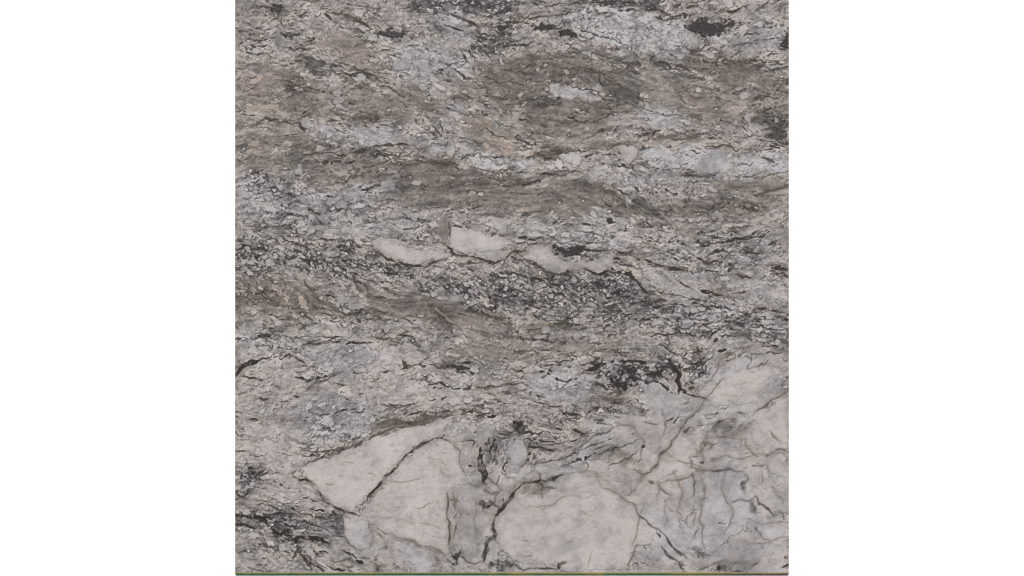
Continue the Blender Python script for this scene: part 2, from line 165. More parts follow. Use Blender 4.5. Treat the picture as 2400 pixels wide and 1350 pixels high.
# dark veins: tone, width, then x,y pairs
VEINS = """
52 5 1051,35 1072,39 1089,47 1102,55 1122,63
58 6 1137,59 1162,67 1182,66 1195,54 1210,49 1222,47
62 7 1081,122 1092,137
66 5 623,15 641,23 658,25
96 12 655,30 655,45 662,55
64 5 663,110 676,111 691,117 706,111 736,109
72 4 711,131 731,136 757,146 779,150 804,154
72 4 754,164 792,168 825,173 850,170 877,177 890,182
92 4 658,141 691,144 714,141
80 7 767,28 804,35 830,48 850,51 877,65
72 6 800,30 830,44 850,52
78 4 585,77 605,86 623,93 640,93
90 4 560,75 580,74
66 5 689,288 701,285 706,297 714,307
90 3 691,280 711,274 722,276
78 4 623,280 646,287 681,289
66 4 850,294 870,301
98 11 779,262 804,272 830,277 875,275
80 5 726,93 738,95
84 4 640,172 650,171 662,173
84 4 1376,161 1402,174 1414,174 1432,192 1465,207 1490,227 1528,239
96 5 1381,212 1399,227
92 4 1323,282 1376,286 1402,282 1439,267 1502,262
62 6 1520,20 1548,25 1583,40
64 5 1608,15 1631,13
60 5 1684,18 1716,28 1742,15
64 4 1391,3 1452,6 1490,3
70 4 1427,18 1465,16
62 5 1502,18 1537,24
76 4 1225,44 1276,40 1326,33 1341,22
80 3 1721,103 1762,101
78 4 1540,113 1580,132
84 4 1606,111 1621,118 1646,113 1665,106
84 4 1734,149 1762,141 1777,133
84 4 1727,219 1747,208
80 4 1772,227 1802,222
90 4 1790,60 1810,58
88 5 1583,212 1621,224 1651,227
88 4 1596,300 1621,312
88 3 1623,277 1643,282
98 7 1520,302 1553,320 1583,327 1641,320
84 3 663,375 681,377 721,363 754,359 769,350
74 5 792,365 830,358 855,348 880,343 908,340 946,336 981,343 1001,346
62 6 890,364 905,362 912,366
98 8 915,384 961,383 1011,384 1066,379
92 5 1066,390 1079,399
84 3 1129,363 1147,369 1187,370
96 3 1097,389 1120,393 1160,404 1210,389
68 7 1271,370 1293,373
62 5 1262,408 1311,411 1331,406 1361,402
95 3 1200,416 1225,417
92 8 1371,436 1407,443 1432,451 1465,471
72 3 1371,584 1402,590 1427,590
58 6 1442,587 1452,592 1485,587
64 7 1440,610 1456,609
62 6 1487,610 1510,607 1538,622
70 7 1200,607 1215,610
84 3 1200,597 1233,582
66 8 1250,652 1273,653
72 8 1329,632 1334,640
56 7 1376,632 1402,641 1434,639 1477,642 1487,657 1500,669 1510,682
64 6 1520,622 1558,628 1588,633 1611,630
62 6 1646,540 1661,552 1671,554 1696,555 1711,564 1742,564 1759,557
60 8 1692,566 1722,565
74 4 1653,602 1676,589 1696,584 1714,594
74 6 1631,607 1653,612 1685,612
72 5 1734,584 1757,589 1779,589
72 5 1783,556 1800,556
52 9 1812,627 1830,630 1850,633
76 4 1817,642 1846,644
74 7 1596,569 1604,573
80 4 1545,560 1535,575
80 4 1727,640 1742,650 1762,650
84 5 1760,453 1787,454 1812,446 1848,436
96 3 1706,438 1727,446 1745,448
86 4 1600,410 1641,415 1676,411 1691,403
92 3 1740,416 1759,413 1787,405
92 3 1784,418 1802,409 1848,404
98 4 1658,343 1684,340 1706,349 1734,345 1760,350
104 6 1787,368 1815,380
64 7 603,788 618,783 641,786
60 6 714,809 731,806 754,801 779,796 807,797
64 5 822,801 860,801
44 9 549,879 570,861 590,849 613,839
64 6 565,884 598,889
60 6 691,841 701,849 716,850
80 3 694,874 721,868
92 5 731,897 762,892 787,877 804,867
76 4 782,897 807,906
84 4 714,919 727,908
90 4 734,925 745,915
82 6 598,945 628,933
74 5 585,982 602,988
74 4 548,977 560,980
84 5 645,912 655,915
82 5 690,927 706,932
104 9 716,660 731,680 754,705 792,728 817,736
62 6 767,690 792,698
82 3 807,736 837,733 849,724
84 4 666,766 690,761
82 4 700,774 716,771
84 4 638,778 662,776
66 5 885,796 908,794
66 5 915,799 936,799
74 4 930,786 956,773
70 6 941,862 968,859
80 5 946,846 950,858
76 6 991,840 1006,840
80 3 1015,857 1061,858
80 7 1082,970 1092,962
86 5 1142,922 1160,930
90 4 870,743 885,741 900,753
102 4 1011,720 1035,740 1056,761
96 5 1122,733 1147,741 1192,748
104 3 958,887 996,887 1011,894
98 4 895,950 933,952 970,947
96 3 951,932 971,924 990,925
92 3 1095,903 1130,908 1175,905
84 4 1185,897 1205,899
84 5 1050,800 1072,790
44 9 1374,870 1391,859 1412,851 1414,838
50 5 1447,846 1490,846 1525,844
46 8 1512,874 1545,877 1558,866
42 11 1570,856 1580,869 1593,882 1591,897 1598,912
44 9 1598,912 1613,922 1631,932
56 5 1631,932 1656,938
62 8 1633,809 1643,836 1648,856
66 6 1606,869 1631,864
62 6 1616,906 1622,914
72 5 1618,896 1626,897
70 4 1386,893 1422,905
118 4 1669,890 1676,874 1689,846 1706,831 1732,816
108 3 1661,927 1676,907 1695,886
100 4 1752,861 1787,856 1832,861 1850,854
92 4 1772,970 1787,960 1812,937 1850,913
92 3 1747,834 1763,843
92 5 1727,967 1747,972
84 5 1742,996 1735,1005
70 5 1835,870 1848,864
66 6 1641,680 1661,683 1696,692
62 6 1729,685 1749,687
88 3 1588,658 1606,668 1626,678
60 5 1570,712 1613,713 1628,709 1661,714
52 8 1817,741 1848,750
74 5 1772,720 1797,725 1835,736
80 4 1727,728 1760,741
64 6 1691,753 1716,756 1737,763
78 4 1646,763 1671,759
74 7 1570,771 1596,783 1621,787
82 5 1558,793 1608,791
72 6 1671,801 1682,797
96 8 1716,786 1759,786
84 4 1797,783 1835,799 1850,809
62 6 1495,665 1502,675 1517,688
76 9 1319,752 1335,758
62 7 1402,781 1414,778
104 3 1401,821 1427,826 1467,828
76 12 1417,705 1422,725
70 6 1509,748 1524,750
82 5 1225,786 1230,801
82 5 1200,869 1225,869
90 4 1260,882 1276,880 1296,859
82 4 1255,927 1276,932
60 6 1321,967 1341,971 1359,971
70 7 1243,993 1250,998
80 5 1311,985 1320,993
80 5 1391,982 1414,987
84 4 1510,987 1537,993
112 3 1281,945 1306,952 1326,967
108 3 1346,950 1364,932
96 9 1427,922 1464,924
112 3 1477,940 1500,960 1515,977
44 7 551,1209 590,1214 618,1214 626,1232 646,1242 658,1250
42 10 650,1246 673,1243 676,1266 691,1267 701,1257 721,1259 747,1264 772,1272
62 5 623,1206 651,1206 665,1200
64 5 551,1225 573,1231 595,1239
66 4 701,1281 691,1300 681,1311
64 7 701,1300 714,1312 734,1335
66 6 699,1121 716,1126 731,1131
92 5 736,1143 759,1170
82 4 759,1170 782,1186 804,1199 830,1205 845,1210
84 4 757,1208 785,1208
98 6 706,1057 731,1060 762,1060 792,1055 817,1050 855,1033 877,1018 910,1008 960,1000 1030,980 1062,969 1092,960
110 6 590,1093 603,1116 616,1131
74 5 551,1153 568,1166 580,1152
84 4 551,1052 575,1058
98 5 782,1320 817,1312 855,1325
88 4 842,1305 865,1310
86 5 848,1184 870,1160 895,1131 920,1103 953,1065 978,1045 1021,1031 1040,1031
58 6 912,1112 926,1096
74 4 870,1161 888,1140
118 3 1040,1031 1060,1040 1074,1056
58 17 1129,1048 1129,1073 1131,1096 1137,1116 1132,1131
88 4 1137,1116 1152,1131 1165,1136
66 7 1100,1090 1108,1093
86 5 1092,1033 1117,1030 1122,1043
84 4 1140,1146 1148,1162
56 6 1200,1159 1223,1136 1250,1130 1276,1123
50 8 1274,1124 1291,1120 1321,1114
72 4 1260,1131 1276,1138 1301,1146
128 3 1321,1114 1346,1107 1366,1103 1391,1108 1430,1128
52 12 1205,1157 1178,1190 1162,1206
62 12 1160,1206 1153,1237 1160,1252 1143,1274 1138,1295 1137,1315
90 3 1137,1184 1157,1181 1160,1164
84 4 1084,1303 1092,1315 1112,1319 1130,1314
74 4 1172,1311 1205,1326 1225,1334 1301,1336
64 10 1306,1322 1310,1334
86 4 1308,1322 1325,1314
92 5 1046,1151 1049,1181 1044,1207 1051,1224 1056,1270 1060,1300
92 4 1072,1229 1061,1262
108 4 1051,1171 1074,1174
112 8 1064,1148 1066,1196
96 4 870,1317 890,1325 910,1320
74 7 885,1328 889,1337
128 9 875,1236 908,1257 945,1265 983,1279 1026,1293 1056,1318
104 6 880,1250 895,1262
64 6 1238,1049 1258,1051 1276,1055 1296,1065
92 4 1230,1088 1276,1084 1308,1077 1326,1074 1341,1063 1361,1050 1381,1035 1402,1020 1425,1008 1452,996
60 8 1344,1011 1374,1015
76 6 1205,1005 1222,1018
120 5 1233,1033 1236,1060 1223,1103
106 4 1409,1045 1427,1043 1449,1045 1457,1060 1472,1076
82 4 1434,1151 1444,1154 1467,1174 1485,1184 1495,1204 1517,1224 1535,1234 1558,1255
78 7 1558,1255 1570,1270 1583,1287 1603,1310
76 7 1550,1282 1570,1305 1588,1320 1601,1338
92 4 1540,1085 1525,1106 1505,1113 1487,1103
106 3 1505,1126 1490,1144 1472,1161
100 4 1490,1277 1487,1300 1473,1322 1472,1336
128 2 1525,1275 1490,1277
138 2 1389,1290 1376,1325
136 5 1356,1197 1387,1209
104 3 1225,1270 1236,1271
108 3 1225,1305 1248,1306
132 2 1356,1164 1397,1164
92 5 1655,940 1620,975 1591,1010 1575,1030 1563,1050 1548,1065 1543,1086 1520,1108 1500,1125
80 8 1552,1055 1547,1068
88 6 1633,1111 1653,1101 1671,1101 1721,1098 1742,1104
82 5 1621,1113 1628,1128 1631,1146 1626,1166
116 2 1621,1196 1631,1196 1628,1229
92 5 1628,1254 1638,1244
74 5 1545,1141 1558,1151 1573,1161
102 4 1545,1136 1570,1128 1600,1122 1625,1113
94 9 1520,1130 1530,1136
100 4 1716,1176 1734,1171 1752,1175 1772,1163
70 4 1772,1163 1784,1181 1800,1196 1815,1212
102 3 1807,1138 1817,1154 1835,1176
92 4 1827,1196 1837,1217
98 4 1729,1035 1747,1030 1754,1043 1759,1055 1774,1070
118 2 1774,1070 1797,1063 1822,1060
112 3 1792,1096 1797,1111
112 4 1762,1091 1788,1091
100 5 1631,1068 1631,1055 1641,1052
102 5 1646,1038 1671,1038 1661,1053
112 3 1820,1050 1848,1058
112 4 1804,1015 1827,1035
98 5 1759,1325 1772,1321
84 7 1840,1307 1850,1308
120 3 1640,1330 1700,1315 1760,1320
128 2 1565,1210 1558,1235
118 3 1560,1180 1562,1205
76 4 875,585 903,605 930,618 971,626 991,623 1011,612 1046,606
72 4 1062,592 1084,598 1112,603 1160,613 1182,607 1207,594 1222,600
64 5 1031,570 1053,579 1063,592
92 3 1053,524 1053,560
96 3 1243,580 1262,570 1283,575
84 4 1228,605 1250,620 1296,644 1323,642
100 3 1328,378 1341,396 1356,388
124 3 1040,1031 1062,1042 1079,1060 1077,1086 1091,1120
116 3 712,1092 731,1083 760,1072 792,1060
104 4 715,1118 736,1142
96 4 803,1212 805,1252 817,1278 842,1293
112 3 866,1229 873,1257 866,1285
150 3 905,1124 945,1127 985,1126
150 3 970,1190 1000,1184 1030,1178
146 3 880,1182 905,1190 930,1198
150 3 870,1212 930,1216 1000,1230 1040,1240
146 3 1000,1075 1030,1080 1045,1090
152 4 1035,1095 1042,1120
154 3 760,1133 790,1137
152 3 800,1082 830,1085
150 4 860,1105 880,1115
150 3 1720,905 1770,900
148 3 1690,925 1740,930
112 3 1640,1115 1650,1160 1640,1215 1655,1300
116 3 1500,1210 1490,1250 1480,1275
112 3 1560,1060 1600,1085 1650,1100
112 3 1660,1010 1640,1045 1650,1075 1640,1100
118 3 1580,1105 1600,1150 1590,1200 1600,1250
112 4 1450,990 1490,1005 1510,1040 1500,1075
118 3 1400,1110 1410,1140 1440,1150
118 3 1700,1105 1690,1150 1720,1200 1700,1250
112 3 1780,1060 1740,1075 1700,1070 1670,1080
118 3 1350,985 1370,1030
112 3 1550,960 1560,1000 1545,1030
118 3 1240,1190 1290,1185 1330,1165
120 3 1750,1215 1790,1230 1848,1225
118 3 1735,1265 1790,1275 1848,1262
112 4 1120,1180 1110,1220 1118,1260
"""
# pale streaks inside the bands and the bluish clast
PALE = """
152 7 1021,723 1041,738 1059,753
160 5 880,690 930,700
166 6 1656,1217 1700,1200 1747,1184
166 6 1656,1258 1714,1236
164 5 1714,1195 1730,1240 1742,1290
164 4 1762,1215 1765,1265
168 8 600,310 640,312
160 6 1468,475 1485,476
164 6 1640,448 1655,452
166 6 1725,447 1750,452
162 8 1812,452 1848,448
150 5 1320,1065 1345,1045
"""
# bright feldspar grains: x,y,rx,ry
GRAINS = """709,88,9,5 744,33,5,4 792,160,11,5 767,152,7,5 636,75,6,5 600,118,12,7 638,130,7,6 671,133,9,6 875,72,6,5 874,143,6,5
779,198,7,6 788,219,10,8 794,237,13,8 842,186,14,8 875,201,8,6 850,65,9,6 870,88,10,8 719,287,14,10 896,86,8,4 938,31,5,6
953,96,12,10 946,149,22,13 996,159,15,12 1082,162,10,8 1162,120,5,4 1170,144,5,5 1206,77,6,4 1206,60,6,5 1160,50,14,8
1079,30,6,4 988,48,10,8 1016,111,14,8 1046,136,20,10 1016,214,10,5 991,205,12,5 1077,254,22,9 1044,295,20,11 1072,275,10,7
1299,103,7,7 1323,111,7,11 1328,40,6,7 1260,52,10,6 1301,50,15,8 1208,77,7,4 1374,125,8,4 1291,189,3,3 1281,209,4,7
1407,223,9,5 1505,223,8,7 1515,229,6,5 1351,259,4,3 1288,322,8,4 1444,290,14,6 1716,65,9,5 1762,20,9,8 1643,8,12,8
1709,10,8,6 1666,130,8,6 1747,224,12,7 1752,277,11,6 1636,212,8,6 645,355,9,5 745,350,8,7 640,357,9,4 700,400,10,9 731,447,12,7
780,470,15,9 802,480,11,14 780,489,6,5 755,510,18,9 727,510,8,6 668,480,10,6 588,495,8,6 583,518,8,6 570,455,14,8 650,475,9,7
627,465,6,5 1057,350,12,9 1100,355,14,8 1170,375,7,6 1240,383,14,5 975,428,10,5 1225,395,11,4 572,613,7,6 587,616,6,6
632,617,9,7 690,615,8,6 585,640,9,5 733,622,10,5 676,640,10,5 730,645,7,6 620,605,7,5 960,500,12,6 970,508,10,8 1145,528,10,5
1655,430,10,4 1668,444,10,4 1576,385,12,5 1562,375,10,4 1560,533,8,5 1474,475,8,5 800,700,12,10 790,712,6,5 815,727,9,6
835,720,14,8 785,775,6,5 736,772,14,9 650,757,10,7 910,765,16,7 980,757,12,9 1017,690,7,6 1025,845,12,7 1055,792,8,6 1063,778,3,4
1118,666,5,3 1182,690,5,3 1350,750,8,6 1462,726,7,5 1355,678,4,4 1262,790,12,8 1280,773,12,9 1352,787,12,10 1393,793,9,9
1370,781,6,5 1424,853,6,8 1445,848,7,5 1382,885,9,7 1410,892,12,10 1525,858,9,8 1390,892,7,6 1647,725,7,6 1705,778,7,6
1780,775,8,6 1628,725,9,7 1612,757,14,9 1540,755,12,9 1555,740,6,4 1675,748,12,6 1805,745,10,6 1763,707,9,7 1714,720,12,5
1609,858,8,6 1670,874,5,5 1829,885,5,5 1840,908,6,5 1600,895,6,6 1655,918,9,6 1500,870,8,5 1242,917,6,5 1256,885,6,6
1163,900,10,5 1170,875,9,6 1110,865,10,7 733,1163,7,6 770,1200,9,6 660,1282,9,9 726,1290,10,12 610,1205,7,6 575,1203,8,5
560,1202,5,4 640,855,6,5 594,852,8,6 620,885,6,4 585,832,5,4 700,835,5,4 840,888,5,5 1270,1073,8,6 1160,1145,7,10 1145,1178,9,6
1790,1083,14,6 1630,1185,6,8 1632,1215,4,10"""

# ---------------------------------------------------------------- growing the pattern
STEP = 1.75
SX0, SX1, SY0, SY1 = 551.2, 1848.8, -5.0, 1341.3
NX = int(round((SX1-SX0)/STEP))+1
NY = int(round((SY1-SY0)/STEP))+1
xs = np.linspace(SX0, SX1, NX); ys = np.linspace(SY0, SY1, NY)
GX, GY = np.meshgrid(xs, ys)
rng = np.random.default_rng(11)

def sst(a, b, v):
    t = np.clip((v-a)/(b-a), 0, 1); return t*t*(3-2*t)
def vnoise(x, y, seed):
    """smooth value noise, unit cells, about zero, spread about 1"""
    r = np.random.default_rng(seed); T = r.standard_normal((256, 256))
    xi = np.floor(x).astype(int); yi = np.floor(y).astype(int)
    fx = x-xi; fy = y-yi; fx = fx*fx*(3-2*fx); fy = fy*fy*(3-2*fy)
    a = T[yi & 255, xi & 255]; b = T[yi & 255, (xi+1) & 255]; c = T[(yi+1) & 255, xi & 255]; d = T[(yi+1) & 255, (xi+1) & 255]
    return ((a*(1-fx)+b*fx)*(1-fy)+(c*(1-fx)+d*fx)*fy)*1.35
def fbm(x, y, cell, seed, octaves=4, gain=.55):
    s = 0; a = 1; t = 0
    for k in range(octaves):
        s = s+a*vnoise(x/cell*2**k+17.3*k, y/cell*2**k+9.1*k, seed+k); t += a*a; a *= gain
    return s/math.sqrt(t)

# the way the rock once flowed
sw = np.full(GX.shape, 1e-9); ca = np.zeros(GX.shape); sa = np.zeros(GX.shape)
for (fx, fy, an) in FLOW:
    w = np.exp(-((GX-fx)**2+((GY-fy)*1.3)**2)/(2*70.0**2))+1e-12
    sw += w; ca += w*math.cos(math.radians(2*an)); sa += w*math.sin(math.radians(2*an))
ang0 = .5*np.arctan2(sa, ca); ang = ang0+.2*fbm(GX, GY, 60, 5, 3)
UX, UY = np.cos(ang), np.sin(ang)

# coordinates that run along the layers, so that stretched grains follow the folds
tn = np.tan(np.clip(ang0, -.45, .45)); kk = math.exp(-STEP/80.0)
hl = np.zeros(GX.shape); hr = np.zeros(GX.shape)
for i in range(1, NX): hl[:, i] = kk*hl[:, i-1]+STEP*.5*(tn[:, i]+tn[:, i-1])
for i in range(NX-2, -1, -1): hr[:, i] = kk*hr[:, i+1]-STEP*.5*(tn[:, i]+tn[:, i+1])
FV = GY-.5*(hl+hr); FU = GX+6*fbm(GX, GY, 40, 7, 2)
FV = FV+3.2*fbm(GX, GY, 34, 8, 3)
def lay(cu, cv, seed):
    return vnoise(FU/cu, FV/cv, seed)
def billow(cu, cv, seed, octaves=3, gain=.6, cap=1.15):
    """rounded pale lobes with sharp dark creases between them, about zero mean and unit spread"""
    t = 0; a = 1
    for k in range(octaves):
        t = t+a*np.minimum(np.abs(lay(cu/2**k, cv/2**k, seed+k)), cap); a *= gain
    t = t-t.mean(); return t/t.std()

def bil(F, ix, iy):
    ix = np.clip(ix, 0, NX-1.001); iy = np.clip(iy, 0, NY-1.001)
    i = ix.astype(int); j = iy.astype(int); fx = ix-i; fy = iy-j
    return (F[j, i]*(1-fx)+F[j, i+1]*fx)*(1-fy)+(F[j+1, i]*(1-fx)+F[j+1, i+1]*fx)*fy
II, JJ = np.meshgrid(np.arange(NX, dtype=float), np.arange(NY, dtype=float))
def lic(F, n, h=1.0):
    """smear a noise along the flow: foliation"""
    acc = F.copy(); wt = 1.0
    for sg in (1, -1):
        px, py = II.copy(), JJ.copy()
        for k in range(n):
            j = np.clip(np.rint(py).astype(int), 0, NY-1); i = np.clip(np.rint(px).astype(int), 0, NX-1)
            px = px+sg*h*UX[j, i]; py = py+sg*h*UY[j, i]
            w = .5+.5*math.cos(math.pi*(k+1)/(n+1)); acc += w*bil(F, px, py); wt += w if sg == 1 else 0
    acc -= acc.mean(); return acc/acc.std()
fineS = lic(vnoise(GX/3.2, GY/3.2, 21), 8)
midS = lic(fbm(GX, GY, 8, 31, 2), 14)
longS = lic(vnoise(GX/4.2, GY/4.2, 47)+.6*vnoise(GX/9, GY/9, 48), 34)
bigS = lic(fbm(GX, GY, 22, 41, 2), 24)

def cells(cw, ch, seed, warp):
    """rounded crystals, longer along the flow; returns the nearest distance, the gap to the next one and a random number per crystal"""
    r = np.random.default_rng(seed)
    wx = GX+warp*fbm(GX, GY, 26, seed+1, 2)+1.2*vnoise(GX/6, GY/6, seed+9)
    wy = GY+warp*fbm(GX, GY, 26, seed+3, 2)+1.2*vnoise(GX/6, GY/6, seed+10)
    wy = wy-(UY/np.maximum(UX, .3))*0
    n, m = int(2400/cw)+4, int(1500/ch)+4
    jx = r.random((m, n)); jy = r.random((m, n)); rd = r.random((m, n)); sz = .72+.56*r.random((m, n))
    u = wx/cw+1; v = (wy+60)/ch+1
    ci = np.floor(u).astype(int); cj = np.floor(v).astype(int)
    f1 = np.full(GX.shape, 9.); f2 = np.full(GX.shape, 9.); rr = np.zeros(GX.shape)
    for dj in (-1, 0, 1):
        for di in (-1, 0, 1):
            a = np.clip(ci+di, 0, n-1); b = np.clip(cj+dj, 0, m-1)
            ex = (u-(a+jx[b, a]))*cw; ey = (v-(b+jy[b, a]))*ch
            al = ex*UX+ey*UY; ac = -ex*UY+ey*UX
            d = np.sqrt((al/cw)**2+(ac/ch)**2)/sz[b, a]
            near = d < f1
            f2 = np.where(near, f1, np.minimum(f2, d)); rr = np.where(near, rd[b, a], rr); f1 = np.where(near, d, f1)
    return f1, f2-f1, rr
g1, e1, r1 = cells(19, 12, 51, 5)
g2, e2, r2 = cells(10, 6.5, 61, 3)
g3, e3, r3 = cells(38, 22, 71, 9)

# everything traced is bent a little so that no edge is straight
WX = GX+2.6*fbm(GX, GY, 22, 81, 3)+1.0*vnoise(GX/6, GY/6, 84)
WY = GY+2.6*fbm(GX, GY, 22, 91, 3)+1.0*vnoise(GX/6, GY/6, 94)
def box(pts, pad):
    px = [p[0] for p in pts]; py = [p[1] for p in pts]
    i0 = max(0, int((min(px)-pad-SX0)/STEP)); i1 = min(NX, int((max(px)+pad-SX0)/STEP)+2)
    j0 = max(0, int((min(py)-pad-SY0)/STEP)); j1 = min(NY, int((max(py)+pad-SY0)/STEP)+2)
    return (slice(j0, max(j0, j1)), slice(i0, max(i0, i1)))
def sdf(pts, X, Y):
    """distance to an outline, negative inside"""
    d = np.full(X.shape, 1e9); ins = np.zeros(X.shape, bool); n = len(pts)
    for k in range(n):
        ax, ay = pts[k]; bx, by = pts[(k+1) % n]
        ex, ey = bx-ax, by-ay; L2 = ex*ex+ey*ey+1e-9
        t = np.clip(((X-ax)*ex+(Y-ay)*ey)/L2, 0, 1)
        d = np.minimum(d, (X-ax-t*ex)**2+(Y-ay-t*ey)**2)
        c = ((ay > Y) != (by > Y)); c &= X < (bx-ax)*(Y-ay)/(by-ay+1e-12)+ax; ins ^= c
    d = np.sqrt(d); return np.where(ins, -d, d)
def polyline(pts, X, Y):
    """distance and the run along the line (0..1)"""
    d = np.full(X.shape, 1e9); s = np.zeros(X.shape); tot = 0; L = []
    for k in range(len(pts)-1): L.append(math.dist(pts[k], pts[k+1])); tot += L[-1]
    acc = 0
    for k in range(len(pts)-1):
        ax, ay = pts[k]; bx, by = pts[k+1]; ex, ey = bx-ax, by-ay
        t = np.clip(((X-ax)*ex+(Y-ay)*ey)/(ex*ex+ey*ey+1e-9), 0, 1)
        q = np.hypot(X-ax-t*ex, Y-ay-t*ey); m = q < d
        d = np.where(m, q, d); s = np.where(m, (acc+t*L[k])/tot, s); acc += L[k]
    return d, s, tot
def strokes(txt):
    out = []
    for ln in txt.strip().splitlines():
        f = ln.split(); out.append((float(f[0]), float(f[1]), [tuple(map(float, p.split(','))) for p in f[2:]]))
    return out

N0 = fbm(GX, GY, 18, 99, 3)
# fields that the zones paint: tone, brown, cool, grain, streak, speckle, wisp
Z = np.zeros((7,)+GX.shape)
for k, v in enumerate((157, .36, .06, .6, .55, .03, .65)): Z[k] = v
edgeN = .55*fbm(GX, GY, 45, 101, 3)+.5*midS+.35*bigS
for zn in ZONES:
    fe, pts = zn[0], zn[8]; b = box(pts, fe*3+20)
    if Z[0][b].size == 0: continue
    m = sst(fe, -fe, sdf(pts, WX[b], WY[b])+fe*.75*edgeN[b])
    for k in range(7): Z[k][b] = Z[k][b]*(1-m)+zn[k+1]*m
T, BR, CO, GR, ST, SP, WI = Z
N1 = fbm(GX, GY, 70, 111, 4); N2 = fbm(GX, GY, 26, 121, 3); N3 = fbm(GX, GY, 9, 131, 2)

# the blocks of the vein quartz at lower right, parted by fine brown cracks
CRK = np.zeros(GX.shape)
for fe, pts in BLOCKY:
    b = box(pts, fe*3+20); CRK[b] = np.maximum(CRK[b], sst(fe, -fe, sdf(pts, WX[b], WY[b])+fe*.6*edgeN[b]))
# clasts and dark patches: where they are (also used to cut the slab into its pieces)
PIECE = np.full(GX.shape, -1); cm = np.zeros(GX.shape); pm = np.zeros(GX.shape)
for q, (t, br, co, so, nm, pts) in enumerate(CLASTS):
    b = box(pts, 40); d = sdf(pts, WX[b], WY[b]); m = sst(so*.8, -so*1.3, d)
    T[b] = T[b]*(1-m)+(t-9+11*sst(0, 16, -d+1.2*N0[b]))*m; BR[b] = BR[b]*(1-m)+br*m; CO[b] = CO[b]*(1-m)+co*m
    for F, v in ((GR, .07), (ST, .12), (SP, 0), (WI, .03)): F[b] = F[b]*(1-m)+v*m
    cm[b] = np.maximum(cm[b], m); PIECE[b] = np.where(d < 0, q, PIECE[b])

b1, k1, o1 = cells(150, 105, 501, 7); b2, k2, o2 = cells(66, 50, 511, 4)
kon1 = sst(-.9, .5, vnoise(GX/34, GY/34, 521)); kon2 = sst(-.1, .9, vnoise(GX/22, GY/22, 522))
CK = np.clip(sst(.035, .0, k1)*kon1+.5*sst(.05, .0, k2)*kon2*(o1 > .3), 0, 1)*CRK*(1-.75*cm)
T += CRK*(1-.6*cm)*((o1-.5)*10+(o2-.5)*7-5*sst(.12, 0, k1)*kon1); CO += CRK*(1-cm)*(.3*sst(.55, .9, o1)+.22*sst(.6, .9, o2)-.04)
hc = fbm(GX, GY, 85, 531, 4, .5); hc2 = fbm(GX, GY, 48, 541, 4, .5)
HC = CRK*(1-.65*cm)*np.clip(sst(.06, .0, np.abs(hc))*sst(-1.1, .4, vnoise(GX/40, GY/40, 551))+.8*sst(.075, 0, np.abs(hc2))*sst(-.2, 1.0, vnoise(GX/36, GY/36, 552)), 0, 1)
CK = np.clip(.9*CK+.28*HC, 0, 1)
def soft9(F):
    for k in (1, 2, 3): F = (F+np.roll(F, k, 0)+np.roll(F, -k, 0)+np.roll(F, k, 1)+np.roll(F, -k, 1))/5
    return F*2.2
# compose
GRk = np.clip(GR, 0, 1)
B1 = billow(30, 15, 301, 3); B2 = billow(17, 9, 311, 3); B3 = billow(11, 5.5, 321, 2); B4 = billow(60, 26, 331, 3)
salt = vnoise(GX/3.3, GY/2.9, 341)+.8*lay(7, 3, 342); salt2 = lay(13, 3.6, 343); strand = .8*lay(34, 3.6, 344)+.8*lay(80, 5.5, 345)+.7*lay(170, 10, 346)
shortS = .7*fineS+.5*salt
q1 = sst(-.6, 1.1, .6*N2+.7*lay(46, 20, 351)); q2 = sst(-.4, 1.1, .6*N1+.8*lay(60, 24, 353)); q3 = sst(-.2, 1.2, N2*.4-N1*.6+.7*lay(90, 30, 355))
def crease(cu, cv, seed, w):
    n = lay(cu, cv, seed)+.35*lay(cu*.4, cv*.4, seed+1); return sst(w, w*.15, np.abs(n))
c1 = crease(13, 6.5, 361, .3)*q1; c2 = crease(27, 11, 371, .22)*q2; c3 = crease(60, 20, 381, .13)*q3
L = T+6*N1*(1-.6*cm)+5*N2*(1-.45*cm)+2.5*N3
L += ST*(4.2*salt+2.2*salt2+3.2*strand+7.5*longS+3*midS+3.5*bigS+2.5*B2)*(1-.4*GRk)
gap1 = sst(.3, .02, e1); gap2 = sst(.36, .05, e2)
on1 = sst(-.35, .8, N2+.5*bigS); on2 = sst(-.2, .9, N3*.6-N2*.6)
L += GRk*(5.5*B1+6*B2+4*B3+4*B4+(r1-.5)*15*sst(.1, .35, e1)-18*gap1*on1*(.4+1.1*r1)-14*gap2*on2*(.3+.8*r1)+3*salt)
# interlocking pale grains with ragged outlines, and the dark channels between them
def islands(cu, cv, seed):
    return lay(cu, cv, seed)+.6*lay(cu*.47, cv*.5, seed+1)+.38*lay(cu*.23, cv*.28, seed+2)
WZ = sst(162, 171, T)*GRk*(1-CRK)
F1 = islands(30, 13, 601); F2 = islands(15, 7.5, 611); F3 = islands(9, 5, 621)
GS = np.clip(GRk*sst(-.05, .35, GRk)+.06*ST+.25*SP, 0, 1.1)*(1-cm)*(1-.45*CRK)*(1-.45*WZ)
gap3 = sst(.16, .02, e3)*sst(-.6, .6, N2+.5*N3)
L += WZ*((r3-.5)*12-20*gap3+7*sst(1.0, .25, g3)-2)
CO += WZ*.3*(r3 > .6)
FN = 1-.45*sst(.0, 1.2, fbm(GX, GY, 110, 701, 2))            # some stretches are finer and calmer than others
GS *= FN
L += GS*(15*sst(.05, .5, F1)-7+13*sst(.1, .55, F2)-6+9*sst(.2, .6, F3)-4)
L -= GS*(34*sst(-.55, -1.15, F1)*q2+34*sst(-.6, -1.2, F2)*q1+22*sst(-.8, -1.3, F3)*(.4+.6*q3))
LN = np.clip(.16*ST+.6*GRk+.4*WI, 0, 1.2)*(1-.85*cm)
L -= LN*FN*(17*c1+22*c2+20*c3)
